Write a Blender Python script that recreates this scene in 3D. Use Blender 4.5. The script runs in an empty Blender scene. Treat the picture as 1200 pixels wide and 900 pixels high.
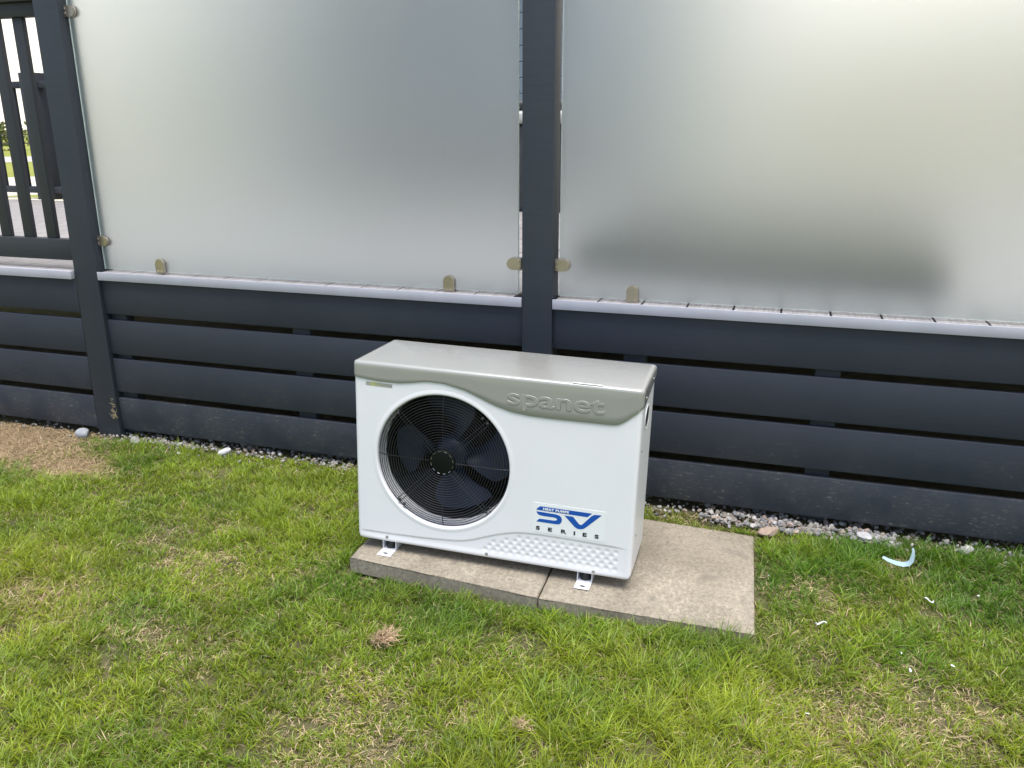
import bpy, bmesh, math, random
import numpy as np
from mathutils import Matrix, Vector
random.seed(7)
rng = np.random.default_rng(11)
PI = math.pi
sc = bpy.context.scene
COL = sc.collection

# ------------------------------------------------------------------ materials
def nt(name):
    m = bpy.data.materials.new(name); m.use_nodes = True
    t = m.node_tree; p = t.nodes['Principled BSDF']
    return m, t, p
def node(t, typ, **kw):
    n = t.nodes.new(typ)
    for k, v in kw.items(): setattr(n, k, v)
    return n
def ramp(t, stops):
    r = node(t, 'ShaderNodeValToRGB')
    e = r.color_ramp.elements
    while len(e) < len(stops): e.new(0.5)
    for i, (p, c) in enumerate(stops):
        e[i].position = p; e[i].color = (*c, 1) if len(c) == 3 else c
    return r
def coords(t, scale=(1, 1, 1)):
    tc = node(t, 'ShaderNodeTexCoord'); mp = node(t, 'ShaderNodeMapping')
    mp.inputs['Scale'].default_value = scale
    t.links.new(tc.outputs['Object'], mp.inputs['Vector'])
    return mp.outputs['Vector']
def noise(t, vec, scale, detail=4, rough=.55):
    n = node(t, 'ShaderNodeTexNoise'); n.inputs['Scale'].default_value = scale
    n.inputs['Detail'].default_value = detail; n.inputs['Roughness'].default_value = rough
    t.links.new(vec, n.inputs['Vector']); return n.outputs['Fac']
def bump(t, p, h, strength=.2, dist=.001):
    b = node(t, 'ShaderNodeBump'); b.inputs['Strength'].default_value = strength
    b.inputs['Distance'].default_value = dist
    t.links.new(h, b.inputs['Height']); t.links.new(b.outputs['Normal'], p.inputs['Normal'])
def mixc(t, fac, a, b):
    m = node(t, 'ShaderNodeMix', data_type='RGBA')
    if hasattr(fac, 'links'): t.links.new(fac, m.inputs[0])
    else: m.inputs[0].default_value = fac
    for k, v in ((6, a), (7, b)):
        if hasattr(v, 'links'): t.links.new(v, m.inputs[k])
        else: m.inputs[k].default_value = (*v, 1)
    return m.outputs[2]
def simple(name, col, rough=.5, metal=0, var=.12, vs=12, bs=0, bscale=200, bd=.0005, spec=.5, coat=0):
    m, t, p = nt(name); v = coords(t); p.inputs['Coat Weight'].default_value = coat; p.inputs['Coat Roughness'].default_value = .25
    n = noise(t, v, vs)
    r = ramp(t, [(.3, tuple(c*(1-var) for c in col)), (.7, tuple(min(1, c*(1+var)) for c in col))])
    t.links.new(n, r.inputs['Fac']); t.links.new(r.outputs['Color'], p.inputs['Base Color'])
    p.inputs['Roughness'].default_value = rough; p.inputs['Metallic'].default_value = metal
    p.inputs['Specular IOR Level'].default_value = spec
    if bs: bump(t, p, noise(t, v, bscale, 3), bs, bd)
    return m
def board_mat(name, base, dirt=0.0):
    m, t, p = nt(name)
    v = coords(t, (1.2, 30, 60)); g = noise(t, v, 6, 6, .6)
    r = ramp(t, [(.25, tuple(c*.86 for c in base)), (.75, tuple(c*1.16 for c in base))])
    t.links.new(g, r.inputs['Fac']); col = r.outputs['Color']
    v3 = coords(t, (1, 1, 1)); big = noise(t, v3, 2.2, 4)
    r3 = ramp(t, [(.35, (.85, .88, .9)), (.7, (1.12, 1.1, 1.06))]); t.links.new(big, r3.inputs['Fac'])
    mu = node(t, 'ShaderNodeMix', data_type='RGBA', blend_type='MULTIPLY'); mu.inputs[0].default_value = 1
    t.links.new(col, mu.inputs[6]); t.links.new(r3.outputs['Color'], mu.inputs[7]); col = mu.outputs[2]
    if dirt > 0:    # splashed soil dust and dry specks, thickest low down
        v2 = coords(t, (.55, 1, 1.7)); v4 = coords(t, (1, 1, 1))
        s = noise(t, v2, 62, 6, .8); rs = ramp(t, [(.55, (0, 0, 0)), (.64, (1, 1, 1))]); t.links.new(s, rs.inputs['Fac'])
        c2 = noise(t, v4, 6, 4, .6); rc = ramp(t, [(.38, (0, 0, 0)), (.62, (1, 1, 1))]); t.links.new(c2, rc.inputs['Fac'])
        tc = node(t, 'ShaderNodeTexCoord'); sx = node(t, 'ShaderNodeSeparateXYZ'); t.links.new(tc.outputs['Object'], sx.inputs[0])
        mr = node(t, 'ShaderNodeMapRange'); mr.inputs[1].default_value = .36; mr.inputs[2].default_value = .04
        mr.inputs[3].default_value = 0; mr.inputs[4].default_value = dirt; t.links.new(sx.outputs['Z'], mr.inputs[0])
        a = node(t, 'ShaderNodeMath', operation='MULTIPLY'); t.links.new(rs.outputs['Color'], a.inputs[0]); t.links.new(rc.outputs['Color'], a.inputs[1])
        b = node(t, 'ShaderNodeMath', operation='MULTIPLY'); t.links.new(a.outputs[0], b.inputs[0]); t.links.new(mr.outputs[0], b.inputs[1])
        film = node(t, 'ShaderNodeMath', operation='MULTIPLY'); t.links.new(rc.outputs['Color'], film.inputs[0])
        f2 = node(t, 'ShaderNodeMath', operation='MULTIPLY'); t.links.new(mr.outputs[0], f2.inputs[0]); f2.inputs[1].default_value = .11
        t.links.new(f2.outputs[0], film.inputs[1])
        ad = node(t, 'ShaderNodeMath', operation='MAXIMUM'); t.links.new(b.outputs[0], ad.inputs[0]); t.links.new(film.outputs[0], ad.inputs[1])
        col = mixc(t, ad.outputs[0], col, (.24, .23, .20))
    t.links.new(col, p.inputs['Base Color'])
    p.inputs['Roughness'].default_value = .55; p.inputs['Specular IOR Level'].default_value = .35
    bump(t, p, g, .35, .0006)
    return m

M = {}
M['board'] = board_mat('anthracite_board', (.029, .035, .050), 1.0)
M['post'] = board_mat('anthracite_post', (.030, .037, .050), .35)
M['deck'] = None
def deck_mat():
    m, t, p = nt('deck_composite')
    v = coords(t, (60, 3, 60)); g = noise(t, v, 3, 6, .65)
    r = ramp(t, [(.22, (.12, .11, .108)), (.5, (.25, .24, .24)), (.8, (.44, .42, .415))]); t.links.new(g, r.inputs['Fac'])
    t.links.new(r.outputs['Color'], p.inputs['Base Color']); p.inputs['Roughness'].default_value = .55
    bump(t, p, g, .5, .001); return m
M['deck'] = deck_mat()
M['trim'] = simple('deck_trim', (.41, .415, .48), .45, var=.05, bs=.1, bscale=80)
def glass_mat():
    m, t, p = nt('frosted_glass')
    p.inputs['Base Color'].default_value = (.885, .945, .965, 1)
    p.inputs['Transmission Weight'].default_value = 1; p.inputs['IOR'].default_value = 1.45
    v = coords(t, (6, 1, .5)); n = noise(t, v, 5, 5, .7); mr = node(t, 'ShaderNodeMapRange')
    mr.inputs[3].default_value = .42; mr.inputs[4].default_value = .49
    t.links.new(n, mr.inputs[0]); t.links.new(mr.outputs[0], p.inputs['Roughness'])
    d = node(t, 'ShaderNodeBsdfDiffuse'); d.inputs['Color'].default_value = (.62, .68, .68, 1)
    tr = node(t, 'ShaderNodeBsdfTranslucent'); tr.inputs['Color'].default_value = (.85, .9, .88, 1)
    m1 = node(t, 'ShaderNodeMixShader'); m1.inputs[0].default_value = .5
    t.links.new(d.outputs[0], m1.inputs[1]); t.links.new(tr.outputs[0], m1.inputs[2])
    m2 = node(t, 'ShaderNodeMixShader'); m2.inputs[0].default_value = .05
    t.links.new(p.outputs[0], m2.inputs[1]); t.links.new(m1.outputs[0], m2.inputs[2])
    t.links.new(m2.outputs[0], t.nodes['Material Output'].inputs['Surface'])
    return m
M['glass'] = glass_mat()
def edge_mat():
    m, t, p = nt('glass_edge'); v = coords(t); n = noise(t, v, 30)
    r = ramp(t, [(.3, (.42, .62, .58)), (.7, (.62, .78, .74))]); t.links.new(n, r.inputs['Fac'])
    t.links.new(r.outputs['Color'], p.inputs['Base Color']); p.inputs['Roughness'].default_value = .25
    p.inputs['Transmission Weight'].default_value = .3
    return m
M['gedge'] = edge_mat()
M['chrome'] = simple('polished_steel', (.42, .37, .32), .34, .85, .15)
M['white'] = simple('white_casing', (.80, .802, .835), .32, var=.015, vs=5, bs=.06, bscale=500, bd=.0003)
M['whiteside'] = simple('white_side_casing', (.76, .77, .78), .35, var=.02, vs=5)
M['lid'] = simple('grey_lid', (.295, .298, .28), .24, var=.03, vs=6, bs=.12, bscale=700, bd=.0003, spec=.8, coat=1)
M['black'] = simple('black_wire', (.022, .023, .026), .35, var=.1)
M['darkin'] = simple('dark_interior', (.008, .009, .011), .6, var=.2)
M['capblack'] = simple('cap_black', (.004, .006, .005), .6, spec=.15)
M['blade'] = simple('fan_blade_blue', (.006, .017, .048), .45, var=.1, vs=8)
M['coil'] = simple('coil_fins', (.02, .021, .022), .5, .3, var=.3, vs=60)
M['zinc'] = simple('zinc_screw', (.45, .45, .46), .35, 1, .1)
M['bracket'] = simple('white_bracket', (.72, .73, .77), .35, var=.04)
M['rubber'] = simple('rubber', (.015, .015, .016), .6)
M['sticker'] = simple('sticker_white', (.82, .84, .85), .25, var=.01)
M['blue'] = simple('logo_blue', (.008, .085, .40), .3, var=.02)
M['ink'] = simple('ink_dark', (.012, .014, .03), .35, var=.05)
def badge_mat():
    m, t, p = nt('silver_label')
    tc = node(t, 'ShaderNodeTexCoord'); sx = node(t, 'ShaderNodeSeparateXYZ'); t.links.new(tc.outputs['Object'], sx.inputs[0])
    r = ramp(t, [(.05, (.42, .44, .40)), (.062, (.52, .55, .18)), (.075, (.40, .42, .30)), (.11, (.36, .38, .37))])
    t.links.new(sx.outputs['X'], r.inputs['Fac']); t.links.new(r.outputs['Color'], p.inputs['Base Color'])
    p.inputs['Roughness'].default_value = .3; p.inputs['Metallic'].default_value = .3; return m
M['badge'] = badge_mat()
def slab_mat():
    m, t, p = nt('paving_concrete'); v = coords(t)
    a = noise(t, v, 4.5, 5, .6); b = noise(t, v, 90, 4, .7); c = noise(t, coords(t, (1, .45, 1)), 95, 5, .75)
    r = ramp(t, [(.28, (.20, .172, .132)), (.5, (.285, .25, .195)), (.72, (.36, .32, .255))]); t.links.new(a, r.inputs['Fac'])
    rb = ramp(t, [(.35, (.62, .62, .62)), (.6, (1.06, 1.06, 1.06))]); t.links.new(b, rb.inputs['Fac'])
    mu = node(t, 'ShaderNodeMix', data_type='RGBA', blend_type='MULTIPLY'); mu.inputs[0].default_value = .85
    t.links.new(r.outputs['Color'], mu.inputs[6]); t.links.new(rb.outputs['Color'], mu.inputs[7])
    # pale lime bloom in patches, greenish-dark stains
    rc = ramp(t, [(.50, (0, 0, 0)), (.66, (1, 1, 1))]); t.links.new(c, rc.inputs['Fac'])
    a2 = noise(t, coords(t, (1, 1, 1)), 2.7, 3); ra = ramp(t, [(.40, (0, 0, 0)), (.62, (1, 1, 1))]); t.links.new(a2, ra.inputs['Fac'])
    mm = node(t, 'ShaderNodeMath', operation='MULTIPLY'); t.links.new(rc.outputs['Color'], mm.inputs[0]); t.links.new(ra.outputs['Color'], mm.inputs[1])
    mq = node(t, 'ShaderNodeMath', operation='MULTIPLY'); mq.inputs[1].default_value = .6; t.links.new(mm.outputs[0], mq.inputs[0])
    col = mixc(t, mq.outputs[0], mu.outputs[2], (.50, .455, .36))
    st = noise(t, v, 9, 6, .7); rs = ramp(t, [(.50, (0, 0, 0)), (.68, (.6, .6, .6))]); t.links.new(st, rs.inputs['Fac'])
    col = mixc(t, rs.outputs['Color'], col, (.12, .105, .085))
    t.links.new(col, p.inputs['Base Color']); p.inputs['Roughness'].default_value = .85
    bump(t, p, b, .5, .0012); return m
M['slab'] = slab_mat()
def attr_mat(name, rough=.55, trans=.0, spec=.3):
    m, t, p = nt(name); a = node(t, 'ShaderNodeAttribute'); a.attribute_name = 'tint'
    t.links.new(a.outputs['Color'], p.inputs['Base Color']); p.inputs['Roughness'].default_value = rough
    p.inputs['Specular IOR Level'].default_value = spec
    if trans:
        tr = node(t, 'ShaderNodeBsdfTranslucent'); t.links.new(a.outputs['Color'], tr.inputs['Color'])
        mx = node(t, 'ShaderNodeMixShader'); mx.inputs[0].default_value = trans
        t.links.new(p.outputs[0], mx.inputs[1]); t.links.new(tr.outputs[0], mx.inputs[2])
        t.links.new(mx.outputs[0], t.nodes['Material Output'].inputs['Surface'])
    return m
M['grass'] = attr_mat('grass_blades', .42, .42, .45)
M['stone'] = attr_mat('gravel_stones', .8)
def ground_mat():
    m, t, p = nt('lawn_soil'); v = coords(t)
    a = noise(t, v, 7, 6, .65); b = noise(t, v, 120, 4, .7)
    r = ramp(t, [(.3, (.05, .042, .022)), (.5, (.10, .095, .04)), (.7, (.17, .135, .075))]); t.links.new(a, r.inputs['Fac'])
    f = noise(t, v, .35, 6, .6); rf = ramp(t, [(.3, (.17, .205, .03)), (.7, (.26, .27, .045))]); t.links.new(f, rf.inputs['Fac'])
    tc = node(t, 'ShaderNodeTexCoord'); sx = node(t, 'ShaderNodeSeparateXYZ'); t.links.new(tc.outputs['Object'], sx.inputs[0])
    mr = node(t, 'ShaderNodeMapRange'); mr.inputs[1].default_value = 5.5; mr.inputs[2].default_value = 7
    t.links.new(sx.outputs['Y'], mr.inputs[0])
    # far to the sides and behind the camera the short lawn runs on
    ln = node(t, 'ShaderNodeVectorMath', operation='LENGTH'); t.links.new(tc.outputs['Object'], ln.inputs[0])
    m2 = node(t, 'ShaderNodeMapRange'); m2.inputs[1].default_value = 3.6; m2.inputs[2].default_value = 5
    t.links.new(ln.outputs['Value'], m2.inputs[0])
    mxm = node(t, 'ShaderNodeMath', operation='MAXIMUM'); t.links.new(mr.outputs[0], mxm.inputs[0]); t.links.new(m2.outputs[0], mxm.inputs[1])
    col = mixc(t, mxm.outputs[0], r.outputs['Color'], rf.outputs['Color'])
    t.links.new(col, p.inputs['Base Color']); p.inputs['Roughness'].default_value = .95
    bump(t, p, b, .8, .01); return m
M['soil'] = ground_mat()

# ------------------------------------------------------------------ mesh helpers
def obj(name, me, mat=None, parent=None):
    o = bpy.data.objects.new(name, me); COL.objects.link(o)
    if mat is not None and len(me.materials) == 0: me.materials.append(mat)
    if parent is not None: o.parent = parent
    return o
def tag(o, label=None, cat=None, group=None, kind=None):
    if label: o['label'] = label
    if cat: o['category'] = cat
    if group: o['group'] = group
    if kind: o['kind'] = kind
    return o
def thing(name, label, cat, loc=(0, 0, 0), group=None):
    o = bpy.data.objects.new(name, None); COL.objects.link(o); o.location = loc
    o.empty_display_size = .1
    return tag(o, label, cat, group)
def fin(bm, name, smooth=None):
    bmesh.ops.recalc_face_normals(bm, faces=bm.faces)
    if smooth is not None:
        for f in bm.faces: f.smooth = True
        for e in bm.edges:
            if len(e.link_faces) == 2 and e.calc_face_angle(0) > math.radians(smooth): e.smooth = False
    me = bpy.data.meshes.new(name); bm.to_mesh(me); bm.free(); return me
def box_bm(bm, x0, x1, y0, y1, z0, z1, bev=0, seg=2):
    vs = [bm.verts.new(p) for p in ((x0,y0,z0),(x1,y0,z0),(x1,y1,z0),(x0,y1,z0),(x0,y0,z1),(x1,y0,z1),(x1,y1,z1),(x0,y1,z1))]
    fs = [bm.faces.new([vs[i] for i in q]) for q in ((3,2,1,0),(4,5,6,7),(0,1,5,4),(1,2,6,5),(2,3,7,6),(3,0,4,7))]
    if bev:
        es = list({e for f in fs for e in f.edges})
        bmesh.ops.bevel(bm, geom=es, offset=bev, segments=seg, affect='EDGES', profile=.5)
def boxo(name, dims, mat, parent=None, bev=.002, seg=2):
    bm = bmesh.new(); box_bm(bm, *dims, bev=bev, seg=seg)
    return obj(name, fin(bm, name, 35), mat, parent)
def lathe(bm, prof, n=64, c=(0, 0, 0), axis='y', close=False):
    rings = []
    for r, h in prof:
        ring = []
        for i in range(n):
            a = 2*PI*i/n; u, w = r*math.cos(a), r*math.sin(a)
            p = (c[0]+u, c[1]+h, c[2]+w) if axis == 'y' else ((c[0]+u, c[1]+w, c[2]+h) if axis == 'z' else (c[0]+h, c[1]+u, c[2]+w))
            ring.append(bm.verts.new(p))
        rings.append(ring)
    for a, b in zip(rings, rings[1:]):
        for i in range(n): bm.faces.new((a[i], a[(i+1) % n], b[(i+1) % n], b[i]))
    if close:
        bm.faces.new(rings[0]); bm.faces.new(rings[-1])
    return rings
def tube(bm, pts, r, n=6, closed=False):
    pts = [Vector(p) for p in pts]; rings = []
    N = len(pts)
    rr = r if hasattr(r, '__len__') else [r]*N
    for i, p in enumerate(pts):
        a = pts[(i-1) % N] if (closed or i > 0) else p; b = pts[(i+1) % N] if (closed or i < N-1) else p
        d = (b-a).normalized(); up = Vector((0, 0, 1)) if abs(d.z) < .9 else Vector((0, 1, 0))
        s = d.cross(up).normalized(); u = s.cross(d).normalized()
        rings.append([bm.verts.new(p + (s*math.cos(2*PI*k/n)+u*math.sin(2*PI*k/n))*rr[i]) for k in range(n)])
    for i in range(N if closed else N-1):
        a, b = rings[i], rings[(i+1) % N]
        for k in range(n): bm.faces.new((a[k], a[(k+1) % n], b[(k+1) % n], b[k]))
    if not closed: bm.faces.new(rings[0]); bm.faces.new(rings[-1])
def extrude_poly(bm, pts, y0, y1):
    """pts (x,z) counter-clockwise seen from -Y, a plate between y0 and y1"""
    a = [bm.verts.new((x, y0, z)) for x, z in pts]; b = [bm.verts.new((x, y1, z)) for x, z in pts]
    bm.faces.new(a); bm.faces.new(b[::-1])
    for i in range(len(pts)): j = (i+1) % len(pts); bm.faces.new((a[i], b[i], b[j], a[j]))
def np_mesh(name, verts, faces4=None, faces3=None, tint=None):
    me = bpy.data.meshes.new(name); nv = len(verts)
    me.vertices.add(nv); me.vertices.foreach_set('co', np.asarray(verts, np.float32).ravel())
    n4 = 0 if faces4 is None else len(faces4); n3 = 0 if faces3 is None else len(faces3)
    li = np.concatenate(([faces4.ravel()] if n4 else []) + ([faces3.ravel()] if n3 else [])).astype(np.int32)
    me.loops.add(len(li)); me.loops.foreach_set('vertex_index', li)
    st = np.concatenate((np.arange(n4)*4, n4*4+np.arange(n3)*3)).astype(np.int32)
    me.polygons.add(n4+n3); me.polygons.foreach_set('loop_start', st)
    me.update(calc_edges=True); me.validate()
    me.polygons.foreach_set('use_smooth', np.ones(n4+n3, bool))
    if tint is not None:
        at = me.attributes.new('tint', 'FLOAT_COLOR', 'POINT')
        c = np.ones((nv, 4), np.float32); c[:, :3] = tint; at.data.foreach_set('color', c.ravel())
    return me
def vnoise(x, y, s, seed):
    r = np.random.default_rng(seed).random((64, 64)); X = x*s+1000; Y = y*s+1000
    i = np.floor(X).astype(int); j = np.floor(Y).astype(int); u = X-i; v = Y-j
    u = u*u*(3-2*u); v = v*v*(3-2*v); i %= 64; j %= 64; a = (i+1) % 64; b = (j+1) % 64
    return (r[i, j]*(1-u)+r[a, j]*u)*(1-v)+(r[i, b]*(1-u)+r[a, b]*u)*v
def fbm(x, y, s, seed): return (vnoise(x, y, s, seed)*.55+vnoise(x, y, s*2.1, seed+1)*.28+vnoise(x, y, s*4.3, seed+2)*.17)

# ------------------------------------------------------------------ camera
fw = Vector((-0.29421591, 0.90981746, -0.29269301)); rt = Vector((0.95167009, 0.30711587, -0.0019717)); up = Vector((-0.08809678, 0.27912729, 0.95620443))
cam = bpy.data.objects.new('camera', bpy.data.cameras.new('camera')); COL.objects.link(cam)
cam.matrix_world = Matrix((( rt.x, up.x, -fw.x, .85786), (rt.y, up.y, -fw.y, -2.78362), (rt.z, up.z, -fw.z, 1.31122), (0, 0, 0, 1)))
cam.data.sensor_width = 36; cam.data.lens = 36*978.05/1200; cam.data.clip_start = .05; cam.data.clip_end = 3000
sc.camera = cam

# ------------------------------------------------------------------ light
SUN_AZ, SUN_EL = math.radians(155), math.radians(78)   # azimuth clockwise from +Y
w = bpy.data.worlds.new('World'); sc.world = w; w.use_nodes = True
t = w.node_tree; sky = t.nodes.new('ShaderNodeTexSky'); sky.sky_type = 'NISHITA'; sky.sun_disc = False
sky.sun_elevation = SUN_EL; sky.sun_rotation = SUN_AZ; sky.air_density = 1.0; sky.dust_density = 2.0; sky.ozone_density = 1.0
hs = t.nodes.new('ShaderNodeHueSaturation'); hs.inputs['Saturation'].default_value = .9
t.links.new(sky.outputs[0], hs.inputs['Color'])
# warm glow added to the sky, brightening the panes and the casing's end
def wn(typ, **kw):
    n = t.nodes.new(typ)
    for k, v in kw.items(): setattr(n, k, v)
    return n
def wm(op, a, b):
    n = wn('ShaderNodeMath', operation=op, use_clamp=(op == 'MULTIPLY_C'))
    for i, v in enumerate((a, b)):
        if hasattr(v, 'links'): t.links.new(v, n.inputs[i])
        else: n.inputs[i].default_value = v
    return n.outputs[0]
tcw = wn('ShaderNodeTexCoord'); nz_w = wn('ShaderNodeTexNoise'); nz_w.inputs['Scale'].default_value = 2.2; nz_w.inputs['Detail'].default_value = 5
t.links.new(tcw.outputs['Generated'], nz_w.inputs['Vector'])
def lobe(az, el, lo, hi):
    a, e = math.radians(az), math.radians(el)
    dp = wn('ShaderNodeVectorMath', operation='DOT_PRODUCT'); t.links.new(tcw.outputs['Generated'], dp.inputs[0])
    dp.inputs[1].default_value = (math.sin(a)*math.cos(e), math.cos(a)*math.cos(e), math.sin(e))
    m = wn('ShaderNodeMapRange', interpolation_type='SMOOTHSTEP'); m.inputs[1].default_value = lo; m.inputs[2].default_value = hi
    t.links.new(dp.outputs['Value'], m.inputs[0]); return m.outputs[0]
glow_fac = wm('MULTIPLY', lobe(46, 14, .1, .95), wm('ADD', wm('MULTIPLY', nz_w.outputs['Fac'], .9), .35))
glow_fac = wm('ADD', glow_fac, wm('MULTIPLY', lobe(-52, 6, .80, .97), 1.2))
glow_fac = wm('ADD', glow_fac, wm('MULTIPLY', lobe(9, 13, .93, .997), .9))
mxw = wn('ShaderNodeMix', data_type='RGBA', clamp_factor=True); t.links.new(wm('MINIMUM', wm('MULTIPLY', glow_fac, .62), 1.0), mxw.inputs[0])
t.links.new(hs.outputs[0], mxw.inputs[6]); mxw.inputs[7].default_value = (9.0, 8.0, 6.9, 1)
t.links.new(mxw.outputs[2], t.nodes['Background'].inputs['Color'])
t.nodes['Background'].inputs['Strength'].default_value = .13
sl = bpy.data.lights.new('sun', 'SUN'); sl.energy = 2.9; sl.angle = math.radians(40); sl.color = (1, .96, .90)
so = bpy.data.objects.new('sun', sl); COL.objects.link(so)
sd = Vector((math.sin(SUN_AZ)*math.cos(SUN_EL), math.cos(SUN_AZ)*math.cos(SUN_EL), math.sin(SUN_EL)))
so.rotation_euler = sd.to_track_quat('Z', 'Y').to_euler(); so.location = sd*20
sc.view_settings.view_transform = 'Standard'; sc.view_settings.look = 'None'; sc.view_settings.gamma = 1
sc.view_settings.exposure = .8

# ------------------------------------------------------------------ ground and far field
def ground_z(x, y): return -.004*x
bm = bmesh.new()
xs = [-2000, -200, -30, -8] + list(np.linspace(-5, 4, 46)) + [8, 30, 200, 2000]
ys = [-2000, -200, -30, -8] + list(np.linspace(-4, 1, 26)) + [6, 30, 200, 2000]
V = [[bm.verts.new((x, y, (-.012+.014*fbm(np.array([x]), np.array([y]), 3., 5)[0]) if abs(x) < 6 and abs(y) < 5 else -.005)) for y in ys] for x in xs]
for i in range(len(xs)-1):
    for j in range(len(ys)-1): bm.faces.new((V[i][j], V[i+1][j], V[i+1][j+1], V[i][j+1]))
tag(obj('ground', fin(bm, 'ground', 60), M['soil']), kind='structure')

D = Vector((-.782, .622, 0)); T = Vector((.622, .782, 0)); O = Vector((.858, -2.784, 0))
def band(name, d0, d1, mat, z, w=90, skew=0):
    bm = bmesh.new(); q = []
    for d, s in ((d0, -w), (d0, w), (d1, w), (d1, -w)):
        p = O + D*(d+s*skew) + T*s; q.append(bm.verts.new((p.x, p.y, z)))
    bm.faces.new(q); return tag(obj(name, fin(bm, name), mat), kind='structure')
M['path'] = simple('pale_concrete', (.50, .46, .42), .9, var=.08, vs=.8)
M['road'] = simple('pale_road', (.40, .38, .39), .9, var=.1, vs=.5)
band('path', 20.5, 28.5, M['path'], .0, 60, .02)
band('road', 42, 50.5, M['road'], .0, 120, -.01)

# ------------------------------------------------------------------ deck
DZ = .7408
bm = bmesh.new(); k = -61
while True:
    x0 = .268 + .151*k + .0032; x1 = .268 + .151*(k+1) - .0032; k += 1
    if x0 > 4.6: break
    ye = 2.95 if x1 < -4.0 else 5.6
    segs = [(-.0105, ye)]
    for px0, px1 in ((-1.977, -1.8586), (0, .1095), (1.968, 2.0775)):          # boards notched round the posts
        if x1 > px0-.003 and x0 < px1+.003: segs = [(.072, ye)]
    for a, b in segs:
        box_bm(bm, x0, x1, a, b, DZ-.024, DZ, .0012, 1)
deck = tag(obj('deck', fin(bm, 'deck', 35), M['deck']), kind='structure')
def trim(x0, x1, yf, xe=0):
    boxo('deck_edging', (x0, x1, yf, -.012, .7074, DZ+.0012), M['trim'], deck, .0015)
trim(-9, -1.979, -.035); trim(-1.8575, -.0015, -.0175); trim(.111, 1.9665, -.0175); trim(2.079, 4.6, -.0175)
boxo('deck_edging', (-9, -4.0, 2.80, 2.99, DZ+.0005, DZ+.006), simple('sunlit_edge', (.72, .66, .52), .6), deck)  # cream strip paints the sunlit look of the far deck edge
boxo('joist_frame', (-3.95, 4.6, .12, 5.5, .60, .712), M['darkin'], deck)
boxo('joist_frame', (-9, -3.96, .12, 2.93, .60, .712), M['darkin'], deck)

# ------------------------------------------------------------------ fence
BZ = [(.5611, .7072), (.3851, .5346), (.2144, .3637), (.0405, .1857)]
def bay(x0, x1, yf, label, supports):
    b = thing('board_fence', label, 'fence', ((x0+x1)/2, yf, 0), 'slatted fence bays below the deck'); cx = (x0+x1)/2
    for i, (z0, z1) in enumerate(BZ):
        boxo('board', (x0-cx, x1-cx, 0, .022, z0, z1), M['board'], b, .0032)
    for s in supports:
        boxo('batten', (s-.039-cx, s+.039-cx, .0245, .07, .02, .70), M['post'], b, .002)
    return b
bay(-6.2, -1.9775, -.017, 'dark grey slatted boards under the railing, short bay flush with the corner post', (-3.2, -4.4))
bay(-1.858, -.0005, 0, 'dark grey slatted boards under the creamy glass pane, between the two posts', (-1.815, -.927))
bay(.110, 1.9675, 0, 'dark grey slatted boards behind the concrete slab, under the glass pane with the dark blur', (.40, 1.035))
bay(2.078, 4.6, 0, 'dark grey slatted boards beyond the last post, outside the view', (3.3,))
def post(x0, x1, zt, label):
    b = thing('fence_post', label, 'post', ((x0+x1)/2, .026, 0), 'square fence posts'); h = (x1-x0)/2
    boxo('shaft', (-h, h, -.043, .043, -.05, zt), M['post'], b, .0035, 3)
    boxo('post_cap', (-h-.006, h+.006, -.049, .049, zt+.0005, zt+.02), M['post'], b, .003)
post(-1.977, -1.8586, 1.93, 'square dark grey post at the meeting of railing and glass, dry grass at its foot')
post(0, .1095, 1.93, 'square dark grey post rising behind the white heat pump, between both glass panes')
post(1.968, 2.0775, 1.93, 'square dark grey post past the pane with the dark blur')

def glass(x0, x1, label, clamps):
    g = thing('glass_panel', label, 'glass panel', ((x0+x1)/2, .03, .7495), 'frosted glass wind screens'); cx = (x0+x1)/2; H = 1.13
    bm = bmesh.new(); box_bm(bm, x0-cx, x1-cx, -.005, .005, .0, H)
    pane = obj('pane', fin(bm, 'pane'), M['glass'], g); pane.data.materials.append(M['gedge'])
    for p in pane.data.polygons:
        if abs(p.normal.y) < .5: p.material_index = 1
    for kind, cxx, cz in clamps:
        dx = {'L': 1, 'R': -1, 'B': 0}[kind]; P0 = Vector((cxx-cx, 0, cz-.7495))
        for side in (-1, 1):
            bm = bmesh.new(); pts = []; R = .0205
            n = 18
            if kind == 'B':
                pts = [(-R, -.025), (R, -.025)] + [(R*math.cos(a), .012+R*math.sin(a)) for a in np.linspace(0, PI, n)]
            else:
                pts = [(-dx*.026, -R), (-dx*.026, R)] + [(dx*(.006+R*math.cos(a)), R*math.sin(a)) for a in np.linspace(PI/2, -PI/2, n)]
            y0, y1 = (-.0165, -.0052) if side < 0 else (.0052, .0165)
            extrude_poly(bm, [(P0.x+a, P0.z+b) for a, b in pts], y0, y1)
            es = [e for e in bm.edges if abs(e.verts[0].co.y-e.verts[1].co.y) < 1e-6 and abs(e.verts[0].co.y-(y0 if side < 0 else y1)) < 1e-6]
            bmesh.ops.bevel(bm, geom=es, offset=.0018, segments=2, affect='EDGES')
            c = obj('clamp', fin(bm, 'clamp', 40), M['chrome'], g)
        bm = bmesh.new()            # two little grub screws in the stem
        for s in (-.009, .009):
            if kind == 'B': lathe(bm, [(.0001, -.0185), (.003, -.0185), (.004, -.0163)], 10, (P0.x+s, 0, P0.z-.018))
            else: lathe(bm, [(.0001, -.0185), (.003, -.0185), (.004, -.0163)], 10, (P0.x-dx*.019, 0, P0.z+s))
        obj('grub_screw', fin(bm, 'grub_screw', 40), M['chrome'], c)
    return g
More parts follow.
